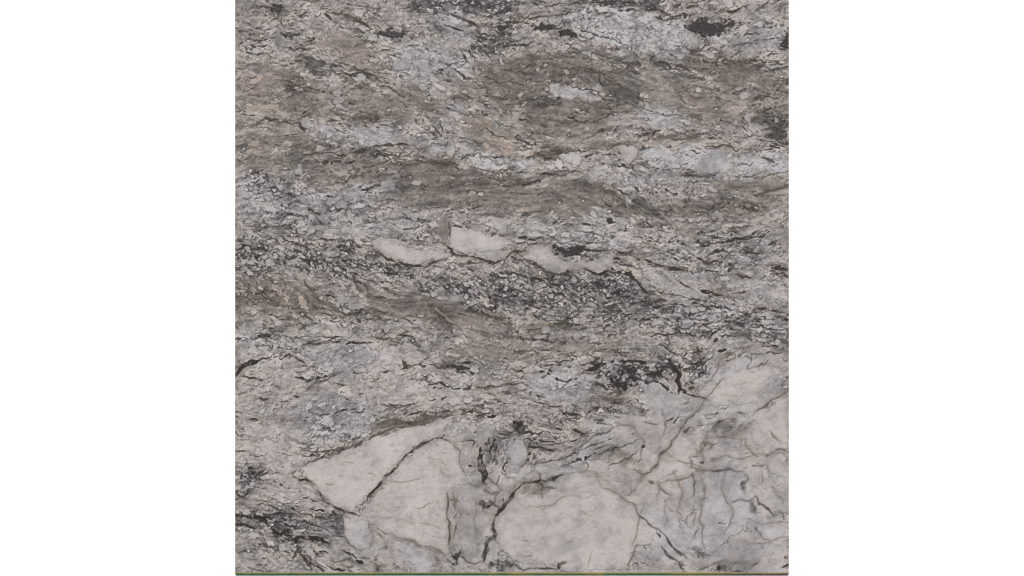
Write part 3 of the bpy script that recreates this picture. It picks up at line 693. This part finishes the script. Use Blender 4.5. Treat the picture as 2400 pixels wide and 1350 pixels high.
# little round feldspar beads with a dark underside
bead = sst(.5, .28, g2)*sst(.74, .8, r2)*sst(-.5, .6, N1+.6*N2+.3); rim = sst(.9, .5, g2)*sst(.74, .8, r2)*(1-bead)
bw = np.clip(GRk*.8+SP+.3*ST, 0, 1)*(1-cm)
L += bw*(bead*np.clip(176-L, 0, 60)*.8-15*rim)
# speckled bands: pale grains in a dark ground
gr2 = sst(.6, .2, g2)*sst(.4, .6, r2); gr1 = sst(.6, .22, g1)*sst(.6, .72, r1)
spk = np.clip(.85*gr2+.85*gr1+.4*sst(.3, 1.4, B2)+.35*sst(.3, 1.5, B3), 0, 1)
L += np.clip(SP, 0, 1)*(-14+50*spk-30*sst(.2, 1.4, strand)-18*c2-16*sst(.3, 1.5, salt2))
# short dark wisps along the flow
wi = sst(1.25, 2.1, .75*lay(44, 10, 401)+.55*lay(20, 5, 402)+.45*N2+.3*bigS)
wf = sst(1.15, 2.1, .9*lay(15, 4.4, 403)+.5*lay(30, 8, 404)+.35*salt)
L -= WI*(44*wi+24*wf)
ln2 = c2
def sprite_box(x, y, r):
    i0 = max(0, int((x-r-SX0)/STEP)); i1 = min(NX, int((x+r-SX0)/STEP)+2); j0 = max(0, int((y-r-SY0)/STEP)); j1 = min(NY, int((y+r-SY0)/STEP)+2)
    return slice(j0, j1), slice(i0, i1)
WSX = GX+.9*vnoise(GX/7, GY/7, 421)+1.2*vnoise(GX/15, GY/15, 422); WSY = GY+.9*vnoise(GX/7, GY/7, 423)+1.2*vnoise(GX/15, GY/15, 424)
def at(F, x, y): return F[min(NY-1, max(0, int((y-SY0)/STEP))), min(NX-1, max(0, int((x-SX0)/STEP)))]
clus = .7*N2+.7*vnoise(FU/50, FV/22, 431); clus2 = .6*N2+.8*vnoise(FU/40, FV/16, 433)
# pale crystals, one by one
for k in range(21000):
    x = rng.uniform(SX0, SX1); y = rng.uniform(SY0, SY1); u = rng.random(); p = at(GR, x, y)*(1+.6*at(WZ, x, y))+1.0*at(SP, x, y)+.15*at(ST, x, y)
    if u > p*(.22+.34*at(clus, x, y)) or at(cm, x, y) > .4: continue
    r0 = 2.4+5.8*rng.random()**2.4+(3.5 if rng.random() < .07 else 0); wz = at(WZ, x, y); r0 *= 1+.45*wz; ry = r0*(rng.uniform(.5, .85)+.12*wz); rx = r0*rng.uniform(.9, 1.9-.6*wz)
    b = sprite_box(x, y, rx*2+4); a_ = at(ang, x, y)+rng.normal(0, .25); c_, s_ = math.cos(a_), math.sin(a_)
    ex, ey = WSX[b]-x, WSY[b]-y; al = ex*c_+ey*s_; ac = -ex*s_+ey*c_
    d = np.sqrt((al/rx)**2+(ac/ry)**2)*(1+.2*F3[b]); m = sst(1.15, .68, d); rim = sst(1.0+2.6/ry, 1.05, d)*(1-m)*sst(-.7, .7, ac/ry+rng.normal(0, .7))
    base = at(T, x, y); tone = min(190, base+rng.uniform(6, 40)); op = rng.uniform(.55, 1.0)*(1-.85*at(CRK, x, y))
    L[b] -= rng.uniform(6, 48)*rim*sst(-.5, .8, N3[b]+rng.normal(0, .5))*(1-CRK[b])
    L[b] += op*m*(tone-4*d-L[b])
for k in range(19000):
    x = rng.uniform(SX0, SX1); y = rng.uniform(SY0, SY1); p = max(at(SP, x, y), .10*at(GR, x, y))*(1-at(CRK, x, y))*(1-at(cm, x, y))
    if rng.random() > p*(.62+.3*at(clus, x, y)): continue
    ry = 1.6+3.4*rng.random()**2; rx = ry*rng.uniform(1, 2.1); b = sprite_box(x, y, rx*2+3); a_ = at(ang, x, y)+rng.normal(0, .3); c_, s_ = math.cos(a_), math.sin(a_)
    ex, ey = WSX[b]-x, WSY[b]-y; d = np.sqrt(((ex*c_+ey*s_)/rx)**2+((-ex*s_+ey*c_)/ry)**2)*(1+.15*F3[b]); m = sst(1.2, .7, d)
    rim = sst(1+3/ry, 1.1, d)*(1-m); L[b] -= rng.uniform(10, 40)*rim; L[b] += m*rng.uniform(.6, 1)*(rng.uniform(150, 190)-L[b])
# dark flakes in broken strings that lie along the layers
DK = np.zeros(GX.shape)
def flake(x, y, a_, ln, hw, dr, tgt):
    b = sprite_box(x, y, ln+5); c_, s_ = math.cos(a_), math.sin(a_); cv = rng.normal(0, .006)
    if L[b].size == 0: return
    ex, ey = WSX[b]-x, WSY[b]-y; al = ex*c_+ey*s_; ac = -ex*s_+ey*c_-cv*al*al
    t = np.abs(al)/ln; h = hw*np.sqrt(np.clip(1-t*t, 0, 1)); m = sst(h+1.4, h-1.0, np.abs(ac))*sst(1.15, .7, t)
    m = m*(1-.9*cm[b])
    L[b] += dr*m*np.minimum(0, tgt-L[b]); DK[b] = np.maximum(DK[b], m*dr)
for k in range(11000):
    x = rng.uniform(SX0, SX1); y = rng.uniform(SY0, SY1); u = rng.random(); p = at(WI, x, y)+.8*at(SP, x, y)+.15*at(GR, x, y)
    if u > p*(.20+.30*at(clus2, x, y)) or at(cm, x, y) > .5: continue
    n = 1+int(rng.exponential(1.5)); big_ = rng.random() < .16; d0 = rng.uniform(.35, .8)+.15*big_
    for q in range(min(n, 6)):
        ln = (2.5+6*rng.random()**1.6)*(1.6 if big_ else 1); hw = rng.uniform(.6, 1.25)+(rng.uniform(.4, 2.2) if big_ else 0)
        a_ = at(ang, x, y)+rng.normal(0, .22)
        flake(x, y, a_, ln, hw, min(.95, d0*rng.uniform(.6, 1.15)), rng.uniform(44, 78))
        st_ = ln*rng.uniform(1.3, 2.1)*(1 if q % 2 == 0 or n < 3 else 1); x += st_*math.cos(a_); y += st_*math.sin(a_)+rng.normal(0, 1.2)
        if not (SX0 < x < SX1 and SY0 < y < SY1): break
L -= CK*(42+12*N3+16*N2)+7*soft9(CK); BR = BR+.5*CK
L -= CRK*(1-.7*cm)*(5*sst(.5, 1.7, fbm(GX, GY, 30, 561, 4)+.4*N3)-7*sst(.5, 1.7, fbm(GX, GY, 24, 571, 4)))
# longer seams: the layers' own partings
for k in range(520):
    x = rng.uniform(SX0, SX1); y = rng.uniform(SY0, SY1); u = rng.random(); p = .25+.75*at(WI, x, y)+.3*at(SP, x, y)
    if u > p*.72 or at(cm, x, y) > .3 or at(WI, x, y) < .12: continue
    n = 4+int(rng.exponential(6)); d0 = rng.uniform(.35, .9); w0 = rng.uniform(.6, 1.25); dr = rng.normal(0, .08)
    for q in range(min(n, 26)):
        if not (SX0 < x < SX1 and SY0 < y < SY1): break
        ln = rng.uniform(3.5, 8); a_ = at(ang0, x, y)+dr+rng.normal(0, .16); e_ = math.sin(math.pi*(q+.7)/(n+.4))
        if rng.random() < .86: flake(x, y, a_, ln, w0*(.6+.7*e_)*rng.uniform(.7, 1.4), d0*rng.uniform(.6, 1.1), rng.uniform(42, 70))
        x += 1.25*ln*math.cos(a_); y += 1.25*ln*math.sin(a_)
# inside the clasts: cleavage traces, stains and pits
cl = sst(.08, 0, np.abs(fbm(GX+.5*GY, GY*2.2, 60, 211, 3)))*q2
L += cm*(2*N1+2.2*N2+1.5*N3+1.3*salt+1.5*strand); L -= cm*(11*cl+4*sst(.7, 2, N2+.5*N1)+18*sst(1.9, 2.6, N3+.4*shortS)+4*sst(.6, 1.8, lay(40, 9, 441)+.5*N3))
CO = CO+.06*N2*(1-cm*.5); BR = BR+.1*N2*(1-.5*cm)+.12*bigS*ST
D = np.zeros(GX.shape)                                        # how much dark mineral, for the lens fringing painted beside it
D = np.maximum(D, .5*WI*np.maximum(wi, wf)+.2*LN*ln2+.7*DK)

WVX = GX+2.2*fbm(GX, GY, 24, 141, 3, .45); WVY = GY+2.2*fbm(GX, GY, 24, 151, 3, .45)
for (tone, wd, pts) in strokes(PALE):
    b = box(pts, wd*2+14)
    if L[b].size == 0: continue
    d, s, tot = polyline(pts, WVX[b], WVY[b]); m = sst(wd*.75, wd*.1, d)*.7
    L[b] = L[b]*(1-m)+(tone+4*N3[b])*m
for ln in GRAINS.split():
    x, y, rx, ry = map(float, ln.split(','))
    b = box([(x, y)], max(rx, ry)*2+12)
    if L[b].size == 0: continue
    ex, ey = WSX[b]-x, WSY[b]-y; al = ex*UX[b]+ey*UY[b]; ac = -ex*UY[b]+ey*UX[b]
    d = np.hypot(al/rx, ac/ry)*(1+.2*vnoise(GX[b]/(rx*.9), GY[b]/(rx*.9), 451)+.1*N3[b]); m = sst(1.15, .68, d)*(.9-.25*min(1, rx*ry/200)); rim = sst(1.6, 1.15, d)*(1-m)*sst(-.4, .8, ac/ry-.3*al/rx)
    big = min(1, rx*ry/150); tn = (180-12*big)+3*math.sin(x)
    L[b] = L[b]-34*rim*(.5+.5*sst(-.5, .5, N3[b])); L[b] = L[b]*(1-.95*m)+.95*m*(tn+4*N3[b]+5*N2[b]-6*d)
    BR[b] = BR[b]*(1-m)+.05*m; CO[b] = CO[b]*(1-m)+(.12+.35*big)*m; D[b] = D[b]*(1-m)
for (tone, wd, pts) in strokes(VEINS):
    b = box(pts, wd*2+16)
    if L[b].size == 0: continue
    d, s, tot = polyline(pts, WVX[b], WVY[b])
    hw = wd*(.40-.07*CRK[b])*(.3+.7*sst(0, .22, s)*sst(1, .78, s))*(1+.36*vnoise(GX[b]/14, GY[b]/14, 161)+.14*vnoise(GX[b]/6, GY[b]/6, 162))
    hw = np.maximum(hw, .4)
    m = sst(hw+1.7+1.1*CRK[b], hw-1.3-.9*CRK[b], d); halo = sst(hw+wd*1.2+5, hw, d)
    m *= np.clip(.80+.22*N3[b]+.3*vnoise(GX[b]/20, GY[b]/20, 163)+.12*shortS[b]+.1*CRK[b], .1+.4*CRK[b], 1)
    st = np.clip((150-tone)/105, 0, 1)
    L[b] -= halo*(4+9*st)*(1-cm[b]*.5)
    L[b] = L[b]*(1-m)+np.minimum(L[b], tone+14*CRK[b]*(tone > 60)+4*N3[b])*m
    D[b] = np.maximum(D[b], m*st); BR[b] += .55*m+.25*halo
for q, (t, so, nm, pts) in enumerate(PATCHES):
    b = box(pts, 40); d = sdf(pts, WVX[b], WVY[b])+2.2*N3[b]+1.5*fineS[b]+2.2*B3[b]-.3
    m = sst(so*.95, -so*1.05, d)*np.clip(.95-.12*sst(.6, 1.8, salt[b])-.25*sst(.9, 1.8, F3[b]), 0, 1); halo = sst(so+10, 0, d)
    L[b] -= 12*halo; L[b] = L[b]*(1-m)+(t+4*N3[b]+3*salt[b])*m; D[b] = np.maximum(D[b], m*(150-t)/105)
    BR[b] *= 1-m*.6; PIECE[b] = np.where((d < 0), 1000+q, PIECE[b])
def shift(F, k):
    return np.roll(F, k, 0)
def soft(F):
    return (F+shift(F, 1)+shift(F, -1)+np.roll(F, 1, 1)+np.roll(F, -1, 1))/5
warm_fringe = soft(np.maximum(shift(D, -1), shift(D, -2)))*(1-D)     # lens colour fringing painted in: warm above the dark grains, cool below
BR = np.clip(BR+.55*warm_fringe+.45*sst(125, 60, L), -.2, 1.6); CO = np.clip(CO+.3*soft(shift(D, 2))*(1-D), -.2, 1.2)
sm = L
for k in (1, 1, 2): sm = (sm+np.roll(sm, k, 0)+np.roll(sm, -k, 0)+np.roll(sm, k, 1)+np.roll(sm, -k, 1))/5
L = L+np.clip(.75-.4*cm-.4*CRK-.5*np.clip(ST-GRk, 0, 1), .1, 1)*np.clip(L-sm, -30, 30)                      # crystals meet at crisp borders
L = 163+(L-163)*(1.17+.05*GRk)
L = np.where(L > 186, 186+(L-186)*.6, L); L = np.where(L < 50, 50-(50-L)*.5, L)
L = np.clip(L, 36, 202)

# ---------------------------------------------------------------- materials
def node_mat(name):
    m = bpy.data.materials.new(name); m.use_nodes = True; nt = m.node_tree
    return m, nt, nt.nodes['Principled BSDF']
def N(nt, kind, **kw):
    n = nt.nodes.new(kind)
    for k, v in kw.items(): setattr(n, k, v)
    return n
def math_node(nt, op, a, b=None, clamp=False):
    n = N(nt, 'ShaderNodeMath', operation=op, use_clamp=clamp)
    for i, v in enumerate((a, b)):
        if v is None: continue
        if hasattr(v, 'links'): nt.links.new(v, n.inputs[i])
        else: n.inputs[i].default_value = v
    return n.outputs[0]
def noise(nt, vec, scale, detail=3, rough=.6, stretch=None):
    if stretch:
        mp = N(nt, 'ShaderNodeMapping'); mp.inputs['Scale'].default_value = stretch; nt.links.new(vec, mp.inputs[0]); vec = mp.outputs[0]
    t = N(nt, 'ShaderNodeTexNoise'); t.inputs['Scale'].default_value = scale; t.inputs['Detail'].default_value = detail
    t.inputs['Roughness'].default_value = rough; nt.links.new(vec, t.inputs['Vector']); return t
def mix(nt, f, a, b, blend='MIX'):
    n = N(nt, 'ShaderNodeMix', data_type='RGBA', blend_type=blend)
    for s, v in ((n.inputs[0], f), (n.inputs[6], a), (n.inputs[7], b)):
        if hasattr(v, 'links'): nt.links.new(v, s)
        else: s.default_value = v if not isinstance(v, tuple) else (*v, 1)
    return n.outputs[2]

ALBEDO_GAIN = 0.57
def stone_material():
    """grown pattern (tone, brown, cool) turned into mineral colours, with grain finer than the pattern"""
    m, nt, bsdf = node_mat('polished_granite')
    at_ = N(nt, 'ShaderNodeAttribute', attribute_name='stone', attribute_type='GEOMETRY'); sp = N(nt, 'ShaderNodeSeparateColor'); nt.links.new(at_.outputs['Color'], sp.inputs[0])
    tc = N(nt, 'ShaderNodeTexCoord'); ob = tc.outputs['Object']
    fine = noise(nt, ob, 330, 3, .65, (1, 1.35, 1)); spark = noise(nt, ob, 900, 1, .5)
    tone = math_node(nt, 'ADD', sp.outputs[0], math_node(nt, 'MULTIPLY', math_node(nt, 'SUBTRACT', fine.outputs['Fac'], .5), .09))
    tone = math_node(nt, 'ADD', tone, math_node(nt, 'MULTIPLY', math_node(nt, 'SUBTRACT', spark.outputs['Fac'], .5), .05))
    lin = math_node(nt, 'MULTIPLY', math_node(nt, 'POWER', math_node(nt, 'MAXIMUM', tone, .02), 2.2), ALBEDO_GAIN)
    cmb = N(nt, 'ShaderNodeCombineColor')
    for i in range(3): nt.links.new(lin, cmb.inputs[i])
    hue = noise(nt, ob, 95, 3, .6)                              # rose and greenish crystals side by side
    base = mix(nt, math_node(nt, 'SMOOTH_MIN', hue.outputs['Fac'], 1.0), (1.035, 1.0, .935), (1.062, .985, .93))
    base = mix(nt, math_node(nt, 'MULTIPLY', sp.outputs[1], .7, True), base, (1.18, .955, .75))
    base = mix(nt, math_node(nt, 'MULTIPLY', sp.outputs[2], 1.0, True), base, (.985, 1.0, 1.01))
    nt.links.new(mix(nt, 1.0, cmb.outputs[0], base, 'MULTIPLY'), bsdf.inputs['Base Color'])
    bsdf.inputs['Roughness'].default_value = .5; bsdf.inputs['Specular IOR Level'].default_value = .18
    return m
def sawn_material():
    m, nt, bsdf = node_mat('sawn_granite_edge'); tc = N(nt, 'ShaderNodeTexCoord')
    a = noise(nt, tc.outputs['Object'], 60, 5, .6, (1, 1, 2)); r = N(nt, 'ShaderNodeValToRGB'); nt.links.new(a.outputs['Fac'], r.inputs[0])
    r.color_ramp.elements[0].position = .3; r.color_ramp.elements[0].color = (.06, .055, .05, 1); r.color_ramp.elements[1].position = .68; r.color_ramp.elements[1].color = (.27, .25, .235, 1)
    nt.links.new(r.outputs[0], bsdf.inputs['Base Color']); bsdf.inputs['Roughness'].default_value = .7
    return m
def grass_strip_material():
    """sliver of grass below the slab, put into the colour of its bevel; 'stone' holds (how far down the bevel, along the slab)"""
    m, nt, bsdf = node_mat('grass_strip'); tc = N(nt, 'ShaderNodeTexCoord'); ob = tc.outputs['Object']
    at_ = N(nt, 'ShaderNodeAttribute', attribute_name='stone', attribute_type='GEOMETRY'); sp = N(nt, 'ShaderNodeSeparateColor'); nt.links.new(at_.outputs['Color'], sp.inputs[0])
    n1 = noise(nt, ob, 7, 3, .6, (1, .1, .1)); n2 = noise(nt, ob, 60, 3, .6, (1, .6, .6)); n3 = noise(nt, ob, 17, 2, .5, (1, .1, .1))
    dn = math_node(nt, 'ADD', sp.outputs[0], math_node(nt, 'MULTIPLY', math_node(nt, 'SUBTRACT', n2.outputs['Fac'], .5), .35))
    g = N(nt, 'ShaderNodeValToRGB'); nt.links.new(dn, g.inputs[0]); e = g.color_ramp.elements
    e[0].position = .0; e[0].color = (.24, .205, .165, 1); e[1].position = 1; e[1].color = (.018, .066, .014, 1)
    for p, c in ((.25, (.20, .165, .095)), (.4, (.10, .15, .026)), (.7, (.042, .115, .02))): q = e.new(p); q.color = (*c, 1)
    y = N(nt, 'ShaderNodeValToRGB'); nt.links.new(dn, y.inputs[0]); e = y.color_ramp.elements
    e[0].position = .0; e[0].color = (.25, .21, .16, 1); e[1].position = 1; e[1].color = (.06, .058, .012, 1)
    for p, c in ((.3, (.26, .21, .05)), (.65, (.20, .18, .015))): q = e.new(p); q.color = (*c, 1)
    br = N(nt, 'ShaderNodeValToRGB'); nt.links.new(dn, br.inputs[0]); e = br.color_ramp.elements
    e[0].position = .0; e[0].color = (.26, .215, .175, 1); e[1].position = 1; e[1].color = (.045, .024, .008, 1)
    for p, c in ((.35, (.22, .15, .09)), (.7, (.12, .06, .03))): q = e.new(p); q.color = (*c, 1)
    f1 = N(nt, 'ShaderNodeMapRange'); nt.links.new(n1.outputs['Fac'], f1.inputs[0]); f1.inputs[1].default_value = .54; f1.inputs[2].default_value = .66
    f2 = N(nt, 'ShaderNodeMapRange'); nt.links.new(math_node(nt, 'ADD', sp.outputs[1], math_node(nt, 'MULTIPLY', n3.outputs['Fac'], .12)), f2.inputs[0]); f2.inputs[1].default_value = .90; f2.inputs[2].default_value = 1.02
    nt.links.new(mix(nt, f2.outputs[0], mix(nt, f1.outputs[0], g.outputs[0], y.outputs[0]), br.outputs[0]), bsdf.inputs['Base Color'])
    bsdf.inputs['Roughness'].default_value = .8; bsdf.inputs['Specular IOR Level'].default_value = .2
    return m
def sheet_material():
    m, nt, bsdf = node_mat('white_sheet'); tc = N(nt, 'ShaderNodeTexCoord'); a = noise(nt, tc.outputs['Object'], 40, 4, .6)
    nt.links.new(mix(nt, a.outputs['Fac'], (.86, .86, .86), (.89, .89, .885)), bsdf.inputs['Base Color']); bsdf.inputs['Roughness'].default_value = .9
    bsdf.inputs['Specular IOR Level'].default_value = .1
    return m
M_STONE, M_SAWN, M_GRASS, M_SHEET = stone_material(), sawn_material(), grass_strip_material(), sheet_material()

# ---------------------------------------------------------------- meshes
def PX(x): return (x-1200)/1000
def PY(y): return (675-y)/1000
def mesh_object(name, verts, faces, mat, parent=None, col=None):
    me = bpy.data.meshes.new(name); faces = np.asarray(faces, np.int32); verts = np.asarray(verts, np.float32)
    me.vertices.add(len(verts)); me.vertices.foreach_set('co', verts.ravel())
    me.loops.add(faces.size); me.loops.foreach_set('vertex_index', faces.ravel())
    me.polygons.add(len(faces)); me.polygons.foreach_set('loop_start', np.arange(0, faces.size, 4, dtype=np.int32))
    me.update(calc_edges=True); me.validate()
    if col is not None:
        a = me.attributes.new('stone', 'FLOAT_COLOR', 'POINT'); a.data.foreach_set('color', np.asarray(col, np.float32).ravel())
    me.materials.append(mat)
    o = bpy.data.objects.new(name, me); scene.collection.objects.link(o); o.parent = parent
    return o

# setting: the white sheet under the slab
bm = bmesh.new(); bmesh.ops.create_grid(bm, x_segments=8, y_segments=8, size=30)
me = bpy.data.meshes.new('white_ground'); bm.to_mesh(me); bm.free(); me.materials.append(M_SHEET)
ground = bpy.data.objects.new('white_ground', me); scene.collection.objects.link(ground); ground['kind'] = 'structure'

slab = bpy.data.objects.new('stone_slab', None); scene.collection.objects.link(slab); slab.location = (0, 0, 0)
slab['label'] = 'polished grey and taupe granite slab with white quartz pieces, lying on plain white'
slab['category'] = 'stone slab'; slab['kind'] = 'thing'

# the polished face, cut along the outlines of its big crystals: each is a mesh of its own that reaches down into the slab
VX = PX(GX).ravel(); VY = PY(GY).ravel()
COL = np.stack([L/255, BR, CO, np.ones_like(L)], -1).reshape(-1, 4)
idx = np.arange(NX*NY).reshape(NY, NX)
QUADS = np.stack([idx[1:, :-1], idx[1:, 1:], idx[:-1, 1:], idx[:-1, :-1]], -1).reshape(-1, 4)
OWN = PIECE[:-1, :-1].ravel()
def cut(pid, name, depth):
    q = QUADS[OWN == pid]
    if len(q) == 0: return None
    used, inv = np.unique(q, return_inverse=True); q = inv.reshape(-1, 4)
    v = np.stack([VX[used], VY[used], np.full(len(used), THICK)], 1); c = COL[used]
    if depth:                                                 # side walls and underside inside the stone
        e = np.concatenate([q[:, [0, 1]], q[:, [1, 2]], q[:, [2, 3]], q[:, [3, 0]]]); key = np.sort(e, 1); key = key[:, 0].astype(np.int64)*len(used)+key[:, 1]
        u, first, cnt = np.unique(key, return_index=True, return_counts=True); e = e[first[cnt == 1]]
        rim, ri = np.unique(e, return_inverse=True); ri = ri.reshape(-1, 2)+len(v)
        cx, cy = v[rim, 0].mean(), v[rim, 1].mean()
        low = v[rim].copy(); low[:, 0] = cx+(low[:, 0]-cx)*.93; low[:, 1] = cy+(low[:, 1]-cy)*.93; low[:, 2] = THICK-depth
        q = np.concatenate([q, np.stack([e[:, 1], e[:, 0], ri[:, 0], ri[:, 1]], 1)]); v = np.concatenate([v, low]); c = np.concatenate([c, c[rim]])
    return mesh_object(name, v, q, M_STONE, slab, c)
for pid in np.unique(OWN):                                   # crumbs too small to be a piece stay with the ground mass
    if pid >= 0 and (OWN == pid).sum() < 12: OWN[OWN == pid] = -1
cut(-1, 'ground_mass', 0)
for q, c in enumerate(CLASTS): cut(q, c[4], .006)
for q, c in enumerate(PATCHES): cut(1000+q, c[2], .003)

# sawn sides and back, and an added bevel strip standing in for grass below
x0, x1, yt, yb, ybev = PX(SX0), PX(SX1), PY(SY0), PY(SY1), PY(1348.4)
zb = THICK-.0045
prof = [(x0, yt), (x1, yt), (x1, yb), (x1, ybev), (x0, ybev), (x0, yb)]
V = [(x0, yt, THICK), (x1, yt, THICK), (x1, yb, THICK), (x1, ybev, zb), (x0, ybev, zb), (x0, yb, THICK)]+[(x, y, .0005) for x, y in prof]
n = 6; F = [(k, k+n, (k+1) % n+n, (k+1) % n) for k in range(n)]+[(6, 9, 8, 7), (6, 11, 10, 9)]
mesh_object('sawn_body', V, F, M_SAWN, slab)
nx, ny = 520, 6; V = []; C = []; r2_ = np.random.default_rng(5); jag = np.convolve(r2_.normal(0, 1, nx+9), np.ones(9)/9, 'valid')[:nx+1]
for j in range(ny+1):
    t = j/ny
    for i in range(nx+1):
        s = i/nx; rd = math.sin(t*math.pi/2)                 # a rounded, not knife-sharp, bevel
        V.append((x0+(x1-x0)*s, yb+(ybev-yb)*(t)+(.0004*jag[min(i, nx)]*(t*(1-t))*4), THICK+(zb-THICK)*(1-math.cos(t*math.pi/2))))
        C.append((t, s, 0, 1))
k = np.arange((nx+1)*(ny+1)).reshape(ny+1, nx+1)
mesh_object('grass_strip', V, np.stack([k[1:, :-1], k[1:, 1:], k[:-1, 1:], k[:-1, :-1]], -1).reshape(-1, 4), M_GRASS, slab, C)
